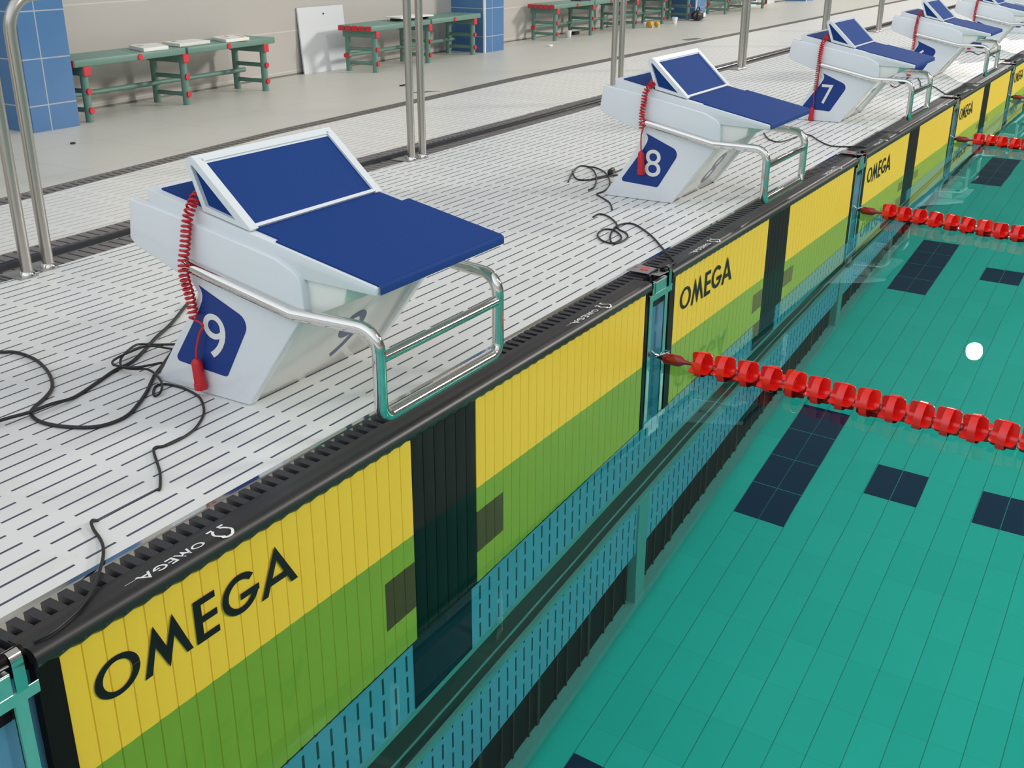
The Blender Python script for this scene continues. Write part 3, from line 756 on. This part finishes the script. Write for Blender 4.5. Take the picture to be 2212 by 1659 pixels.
cable('thin_cable', 'thin looped black cable in front of block 9, ending on the touch pad', [(C3, 0.0032, [0, 0, .0095, .0095, .0095, .0095, .0095, .0095, .0095, .0095, .005]+[0]*19), ([(0.445, 0.2505, DECK+0.0036), (0.437, 0.2495, DECK+0.0012), (0.36, 0.2495, DECK-0.0004), (0.290, 0.2485, DECK-0.0004)], 0.0014, 0), (C3c, 0.0032, 0), (C4, 0.0032, [.0095, .0165, .0165, .0165, .0165, .0165, .0165, .016])])
D1 = [(3.488, 0.96), (3.657, 1.032), (3.818, 1.085), (3.851, 1.061), (3.79, 0.988), (3.643, 0.895), (3.469, 0.815), (3.386, 0.801)]
D2 = [(3.56, 0.947), (3.573, 0.901), (3.644, 0.893), (3.723, 0.874), (3.791, 0.875), (3.877, 0.877)]
D3 = [(3.71, 1.058), (3.59, 0.979), (3.554, 0.931), (3.578, 0.904), (3.619, 0.88), (3.679, 0.865), (3.75, 0.84)]
D4 = [(3.851, 1.061), (3.84, 0.993), (3.756, 0.903), (3.625, 0.818), (3.503, 0.76), (3.401, 0.735), (3.335, 0.735), (3.300, 0.70), (3.218, 0.614), (3.112, 0.549)]
D5 = [(2.956, 0.556), (3.017, 0.558), (2.998, 0.509), (2.922, 0.438), (2.839, 0.386), (2.802, 0.337), (2.748, 0.303), (2.68, 0.293), (2.639, 0.309), (2.656, 0.364), (2.721, 0.415), (2.799, 0.431), (2.817, 0.402), (2.773, 0.349), (2.71, 0.312), (2.642, 0.313), (2.721, 0.362), (2.848, 0.407), (2.923, 0.406), (2.94, 0.371), (2.881, 0.3), (2.791, 0.217), (2.665, 0.121, DECK+0.004), (2.601, 0.068, DECK+0.004), (2.555, 0.035, DECK+0.0055), (2.525, 0.016, DECK+0.007), (2.49, 0.012, DECK+0.008), (2.458, 0.016, DECK+0.010)]
cb = cable('thin_cable', 'tangle of black cable with a plug beside block number 8', [(D1, 0.0035, 0), (D2, 0.0035, 0), (D3, 0.0035, 0), (D4, 0.0035, 0)])
mb = MB(); lathe(mb, [(0, 0.006), (0.01, 0.014), (0.05, 0.015), (0.07, 0.007)], (3.725, 0.868, DECK+0.016), (0.1, 0.02, 0)); mb.build('plug', M['black'], cb)
cable('thin_cable', 'black cable with small loops in front of block number 8', [(D5, 0.0035, 0)])
E1 = [(5.235, 0.647), (5.064, 0.56), (5.003, 0.486), (5.084, 0.46), (5.222, 0.452), (5.302, 0.433), (5.302, 0.397), (5.16, 0.307), (5.048, 0.216), (5.047, 0.152), (5.095, 0.078, DECK+0.004), (5.077, 0.03, DECK+0.006)]
cable('thin_cable', 'thin black cable between block number 8 and block number 7', [(E1, 0.0035, 0)])
E2 = [(7.822, 0.565), (7.708, 0.519), (7.75, 0.498), (8.024, 0.525), (8.366, 0.56), (8.50, 0.57), (8.45, 0.518), (8.151, 0.423), (7.847, 0.348), (7.879, 0.297), (7.875, 0.261), (7.679, 0.179), (7.50, 0.10, DECK+0.004), (7.48, 0.05, DECK+0.006)]
cable('thin_cable', 'black cable looping behind the hand rail of block number 7', [(E2, 0.0035, 0)])
E3 = [(10.652, 0.545), (10.80, 0.543), (10.76, 0.499), (10.553, 0.422), (10.595, 0.411), (10.75, 0.402), (10.6, 0.317), (10.25, 0.181), (10.2, 0.136), (10.141, 0.062, DECK+0.004)]
cable('thin_cable', 'black cable in the far corner, beyond the block behind number 7', [(E3, 0.0035, 0)])

# ------------------------------------------------------------------ guard rails behind the blocks
RAILS = [((-1.05, 1.70), (1.252, 1.766)), ((1.351, 1.789), (3.528, 1.870)), ((3.617, 1.866), (5.815, 1.895)), ((5.925, 1.895), (8.146, 1.879)), ((8.229, 1.873), (10.49, 1.885)), ((10.60, 1.885), (12.60, 1.871)), ((12.70, 1.871), (15.0, 1.87))]
RAIL_LABELS = ['steel guard rail hoop entering at the left edge behind block 9', 'steel guard rail hoop whose top bend shows in the upper left corner', 'steel guard rail hoop standing behind the gap from block 9 to block 8',
    'steel guard rail hoop with a post on each side of block 8', 'steel guard rail hoop with a post behind the wedge of block 7', 'steel guard rail hoop with a post between block 7 and the next', 'farthest steel guard rail hoop along the rear gutter']
for (a, b), lab in zip(RAILS, RAIL_LABELS):
    root = empty('guard_rail', (a[0], a[1], DECK), lab, 'guard rail', 'steel guard rails along the rear gutter')
    top = DECK+0.87; r = 0.019
    MB().tube(round_path([(a[0], a[1], DECK+0.004), (a[0], a[1], top), (b[0], b[1], top), (b[0], b[1], DECK+0.004)], 0.11, 8), r, 18).build('hoop', M['brushed'], root, 50)
    for q in (a, b):
        mb = MB(); mb.box(q[0]-0.040, q[0]+0.028, q[1]-0.02, q[1]+0.09, DECK-0.001, DECK+0.005); mb.bevel(0.001, 1)
        bp_ = mb.build('base_plate', M['steel_plate'], root)
        mb = MB(); lathe(mb, [(0, 0.026), (0.012, 0.024), (0.016, 0.0195)], (q[0], q[1], DECK+0.005), (0, 0, 1), 18); mb.build('collar', M['chrome'], bp_, 50)

# ------------------------------------------------------------------ benches along the back wall
def make_bench():
    root = empty('bench', (0, 0, 0), '', 'bench', 'green benches along the back wall')
    H = 0.362
    for u, (xa, xb) in enumerate(((-0.085, 0.815), (0.835, 1.70))):
        for i in range(5):
            y = -0.035+0.066*i
            s = MB().box(xa, xb, y, y+0.058, H-0.042, H).bevel(0.006, 2).build('seat_slat', M['green'], root)
            if u == 0:
                MB().box(xa-0.008, xa+0.001, y+0.002, y+0.056, H-0.041, H-0.001).bevel(0.003, 1).build('end_cap', M['cap_red'], s)
    for i, x in enumerate((0.0, 0.81, 1.60)):
        for y in (0.0, 0.26):
            MB().tube([(x, y, 0.0005), (x, y, H-0.085)], 0.0235, 16).build('leg', M['green'], root, 50)
        rl = MB().box(x-0.026, x+0.026, -0.028, 0.292, H-0.094, H-0.042).bevel(0.004, 1).build('cross_rail', M['green'], root)
        MB().box(x-0.027, x+0.027, -0.037, -0.027, H-0.095, H-0.041).bevel(0.004, 1).build('end_cap', M['cap_red'], rl)
        for z in (0.178, 0.068):
            rg = MB().tube([(x, 0.0, z), (x, 0.26, z)], 0.0145, 12).build('rung', M['green'], root, 50)
            MB().tube([(x, -0.034, z), (x, -0.022, z)], 0.0185, 14).build('end_cap', M['cap_red'], rg, 50)
    st = MB().tube([(-0.05, 0.235, 0.128), (1.66, 0.235, 0.128)], 0.0165, 12).build('stretcher', M['green'], root, 50)
    MB().tube([(-0.075, 0.235, 0.128), (-0.048, 0.235, 0.128)], 0.020, 14).build('end_cap', M['cap_red'], st, 50)
    for x in (0.42, 1.22):
        MB().tube([(x, -0.042, H-0.024), (x, -0.034, H-0.024)], 0.0185, 14).build('end_cap', M['cap_red'], root, 50)
    return root
BENCHES = [((3.47, 4.195), 3.2, 'green bench with magazines on it, beside the blue pillar at left'), ((6.36, 4.30), 3.9, 'green bench with one white tray, between the white board and a pillar'),
           ((9.60, 4.452), 0.0, 'green bench behind block 8, half hidden by a steel post'), ((11.53, 4.452), 0.0, 'green bench ending at the pillar with the black bag'), ((14.43, 4.43), 0.8, 'green bench just beyond the pillar with the black bag')]
b0 = make_bench()
for i, ((x, y), rz, lab) in enumerate(BENCHES):
    b = b0 if i == 0 else copy_tree(b0)
    b['label'] = lab
for b_, ((x, y), rz, lab) in zip([o for o in COL.objects if o.name.split('.')[0] == 'bench'], BENCHES):
    b_.location = (x, y, DECK); b_.rotation_euler = (0, 0, math.radians(rz)); b_['label'] = lab

SEAT = DECK+0.362
def flat_item(name, quad, z, th, material, lab, cat, group=None):
    c = sum((Vector((p[0], p[1], 0)) for p in quad), Vector())/len(quad)
    mb = MB(); mb.prism(quad, 2, z, z+th); mb.bevel(0.001, 1)
    return tag(mb.build(name, material), lab, cat, group)
mg = flat_item('magazine', [(4.03, 4.44), (3.94, 4.20), (4.14, 4.20), (4.24, 4.42)], SEAT+0.0008, 0.022, M['paper'], 'pale magazine pile lying leftmost on the bench by the blue pillar', 'magazine', 'magazines on the bench')
MB().prism([(4.03, 4.37), (4.05, 4.36), (4.06, 4.33), (4.03, 4.34)], 2, SEAT+0.0228, SEAT+0.0234).build('print', M['dark_print'], mg, None)
mg = flat_item('magazine', [(4.315, 4.45), (4.28, 4.25), (4.575, 4.28), (4.58, 4.44)], SEAT+0.0008, 0.02, M['paper'], 'plain pale magazine in the middle of the bench by the blue pillar', 'magazine', 'magazines on the bench')
MB().prism([(4.36, 4.42), (4.40, 4.42), (4.40, 4.40), (4.36, 4.40)], 2, SEAT+0.0208, SEAT+0.0214).build('print', M['dark_print'], mg, None)
mg = flat_item('magazine', [(4.76, 4.46), (4.66, 4.22), (4.88, 4.22), (5.02, 4.47)], SEAT+0.0008, 0.02, M['paper'], 'magazine with orange print at the right end of the bench', 'magazine', 'magazines on the bench')
MB().prism([(4.79, 4.42), (4.80, 4.42), (4.73, 4.25), (4.72, 4.25)], 2, SEAT+0.0208, SEAT+0.0214).build('print', M['orange_print'], mg, None)
MB().prism([(4.95, 4.44), (4.97, 4.44), (4.89, 4.27), (4.87, 4.27)], 2, SEAT+0.0208, SEAT+0.0214).build('print', M['orange_print'], mg, None)
MB().prism([(4.86, 4.44), (4.87, 4.44), (4.83, 4.36), (4.82, 4.36)], 2, SEAT+0.0208, SEAT+0.0214).build('print', M['dark_print'], mg, None)
tr = flat_item('tray', [(6.80, 4.36), (7.24, 4.335), (7.26, 4.50), (6.82, 4.54)], SEAT+0.022, 0.012, M['paper'], 'thin white tray lying on the bench behind the steel posts', 'tray')
mb = MB()
for q in ((6.85, 4.40), (7.20, 4.37)): mb.box(q[0]-0.012, q[0]+0.012, q[1], q[1]+0.1, SEAT+0.0008, SEAT+0.0225)
mb.build('foot', M['black'], tr)
flat_item('folder', [(10.25, 4.50), (10.45, 4.48), (10.47, 4.62), (10.27, 4.64)], SEAT+0.0008, 0.02, M['dark_print'], 'dark folder on the bench behind block 8, at the frame edge', 'folder')

# leaning board
pb = empty('leaning_board', (6.22, 4.71, DECK), 'tall white board leaning on the wall beside a green bench', 'board')
mb = MB(); v = [(5.945, 4.700, DECK+0.0005), (6.50, 4.700, DECK+0.0005), (6.50, 4.738, 0.79), (5.945, 4.738, 0.79)]
lo = [mb.bm.verts.new(p) for p in v]; hi = [mb.bm.verts.new((p[0], p[1]-0.012, p[2])) for p in v]
mb.bm.faces.new(lo); mb.bm.faces.new(hi)
for i in range(4): mb.bm.faces.new((lo[i], lo[(i+1) % 4], hi[(i+1) % 4], hi[i]))
mb.build('panel', M['board'], pb)
MB().tube([(6.245, 4.715, 0.733), (6.245, 4.722, 0.733)], 0.007, 10).build('hook', M['dark_print'], pb)
# boards leaning far along the wall
for x0, x1, h, lab in ((16.30, 16.62, 0.22, 'small white framed sign leaning on the wall, left of two'), (17.12, 17.46, 0.26, 'small white framed sign leaning on the wall, right of two')):
    s = empty('framed_sign', (x0, 4.75, DECK), lab, 'sign', 'white signs leaning on the far wall')
    MB().box(x0, x1, 4.755, 4.765, DECK+0.0005, DECK+h).build('board', M['board'], s)
    MB().box(x0+0.04, x1-0.04, 4.752, 4.756, DECK+0.07, DECK+h-0.05).build('picture', M['dark_print'], s)
    MB().box(x0+0.06, x1-0.06, 4.750, 4.753, DECK+0.09, DECK+h-0.07).build('mount', M['board'], s)

# ------------------------------------------------------------------ small things on the tiled floor
def cup(x, y, lab, s=1.0):
    mb = MB(); lathe(mb, [(0, 0.024*s), (0.002, 0.026*s), (0.07*s, 0.034*s), (0.072*s, 0.034*s)], (x, y, DECK+0.0005), (0, 0, 1), 14)
    tag(mb.build('paper_cup', M['cup'], None, 40), lab, 'cup', 'white cups on the tiled floor')
cup(10.04, 4.53, 'white cup below the bench behind block 8')
cup(11.72, 4.40, 'white cup beside the bench leg right of the steel post', 0.8)
cup(12.44, 4.33, 'white cup between the yellow toy and the black bag', 1.1)
mb = MB(); mb.box(9.0, 9.06, 4.17, 4.21, DECK+0.0005, DECK+0.018); tag(mb.bevel(0.006, 2).build('crumpled_tissue', M['cup']), 'crumpled white tissue on the floor in front of the third bench', 'tissue')
y_ = empty('toy', (11.74, 4.32, DECK), 'small yellow plastic toy on the tiled floor behind block 8', 'toy')
mb = MB(); lathe(mb, [(0, 0.02), (0.01, 0.035), (0.07, 0.035), (0.085, 0.02)], (11.68, 4.34, DECK+0.04), (1, -0.2, 0), 12); lathe(mb, [(0, 0.02), (0.01, 0.03), (0.05, 0.03), (0.06, 0.018)], (11.80, 4.30, DECK+0.035), (1, -0.3, 0), 12); mb.build('body', M['yellow_item'], y_)
mb = MB()
for q in ((11.72, 4.30), (11.83, 4.27)): mb.tube([(q[0], q[1], DECK+0.0005), (q[0], q[1], DECK+0.03)], 0.008, 8)
mb.build('foot', M['cup'], y_)
bg = empty('bag', (13.12, 4.30, DECK), 'small black bag on the floor before a blue pillar', 'bag')
mb = MB(); rows = []
for i in range(9):
    a = PI*i/8; rows.append([(13.12+0.135*math.sin(a)*math.cos(2*PI*k/18)*(1+0.12*math.sin(3*k)), 4.30+0.08*math.sin(a)*math.sin(2*PI*k/18), DECK+0.0655-0.065*math.cos(a)) for k in range(18)])
mb.grid(rows, closed_u=True); mb.build('sack', M['black'], bg, 40)
MB().box(13.10, 13.17, 4.215, 4.222, DECK+0.05, DECK+0.10).build('tag', M['paper'], bg)
MB().tube(spline([(13.06, 4.30, DECK+0.12), (13.08, 4.30, DECK+0.16), (13.14, 4.30, DECK+0.165), (13.17, 4.30, DECK+0.12)], 4), 0.008, 8).build('handle', M['black'], bg)
for q, lab in (([(5.53, 3.36), (5.66, 3.30), (5.72, 3.22), (5.58, 3.28)], 'diamond shaped drain cover behind the paired steel posts'), ([(10.45, 3.38), (10.75, 3.34), (10.68, 3.24), (10.40, 3.28)], 'drain cover in the tiled floor behind the wedge of block 8')):
    o = flat_item('drain_cover', q, DECK+0.0002, 0.002, M['drain'], lab, 'drain cover')
mb = MB(); mb.box(5.78, 5.84, 3.60, 3.63, DECK+0.0003, DECK+0.008); tag(mb.build('scrap', M['black']), 'dark scrap left of the paired steel posts', 'scrap')
mb = MB(); mb.box(2.92, 2.945, 3.66, 3.68, DECK+0.0003, DECK+0.010); tag(mb.bevel(0.003, 1).build('scrap', M['black']), 'tiny dark scrap on the floor left of the large block', 'scrap')
mb = MB(); mb.box(10.35, 10.47, 4.62, 4.68, DECK+0.0005, DECK+0.03); tag(mb.bevel(0.01, 2).build('shoe', M['black']), 'dark shoe under the third bench beside its back leg', 'shoe')

# ------------------------------------------------------------------ light
wd = bpy.data.worlds.new('hall light'); scene.world = wd; wd.use_nodes = True
t = wd.node_tree; bgn = t.nodes['Background']
tc = t.nodes.new('ShaderNodeTexCoord'); sp = t.nodes.new('ShaderNodeSeparateXYZ'); t.links.new(tc.outputs['Generated'], sp.inputs[0])
rp = t.nodes.new('ShaderNodeValToRGB'); t.links.new(sp.outputs[2], rp.inputs[0])
e = rp.color_ramp.elements; e[0].position = 0.0; e[0].color = (0.62, 0.58, 0.50, 1); e[1].position = 0.85; e[1].color = (0.95, 0.95, 0.95, 1)
for pos, c in ((0.10, (0.42, 0.39, 0.34)), (0.26, (0.40, 0.39, 0.37)), (0.36, (0.86, 0.87, 0.88))):
    el = rp.color_ramp.elements.new(pos); el.color = c+(1,)
hx = t.nodes.new('ShaderNodeMath'); hx.operation = 'MULTIPLY_ADD'; hx.inputs[1].default_value = -0.5; hx.inputs[2].default_value = 0.5; t.links.new(sp.outputs[0], hx.inputs[0])
rx = t.nodes.new('ShaderNodeValToRGB'); t.links.new(hx.outputs[0], rx.inputs[0])
e = rx.color_ramp.elements; e[0].position = 0.1; e[0].color = (0.24, 0.225, 0.21, 1); e[1].position = 0.95; e[1].color = (1.35, 1.46, 1.58, 1)
el = rx.color_ramp.elements.new(0.5); el.color = (0.70, 0.71, 0.71, 1)
mx = t.nodes.new('ShaderNodeMix'); mx.data_type = 'RGBA'; mx.blend_type = 'MULTIPLY'; mx.inputs[0].default_value = 1.0
t.links.new(rp.outputs[0], mx.inputs[6]); t.links.new(rx.outputs[0], mx.inputs[7])
t.links.new(mx.outputs[2], bgn.inputs['Color']); bgn.inputs['Strength'].default_value = 1.08

def flood(name, loc, target, size, watts, col=(1, 0.95, 0.88)):
    L = bpy.data.lights.new(name, 'AREA'); L.shape = 'DISK'; L.size = size; L.energy = watts; L.color = col
    o = bpy.data.objects.new(name, L); COL.objects.link(o); o.location = loc
    o.rotation_euler = (Vector(target)-Vector(loc)).to_track_quat('-Z', 'Y').to_euler(); return o
flood('floodlight', (25.98, 1.88, 8.0), (2, 0, 0), 0.36, 480)
flood('floodlight', (20.0, -13.0, 8.0), (4, 2, 0), 3.0, 2600)
flood('floodlight', (6.0, -9.0, 8.5), (3, 1, 0), 2.2, 350)

scene.view_settings.view_transform = 'Standard'; scene.view_settings.look = 'None'
scene.view_settings.exposure = 0.0; scene.view_settings.gamma = 1.0
scene.view_settings.use_curve_mapping = False
cy = scene.cycles
cy.max_bounces = 10; cy.diffuse_bounces = 4; cy.glossy_bounces = 4; cy.transmission_bounces = 8
cy.caustics_refractive = True; cy.caustics_reflective = True; cy.blur_glossy = 0.5
cy.sample_clamp_indirect = 4.0; cy.use_denoising = True
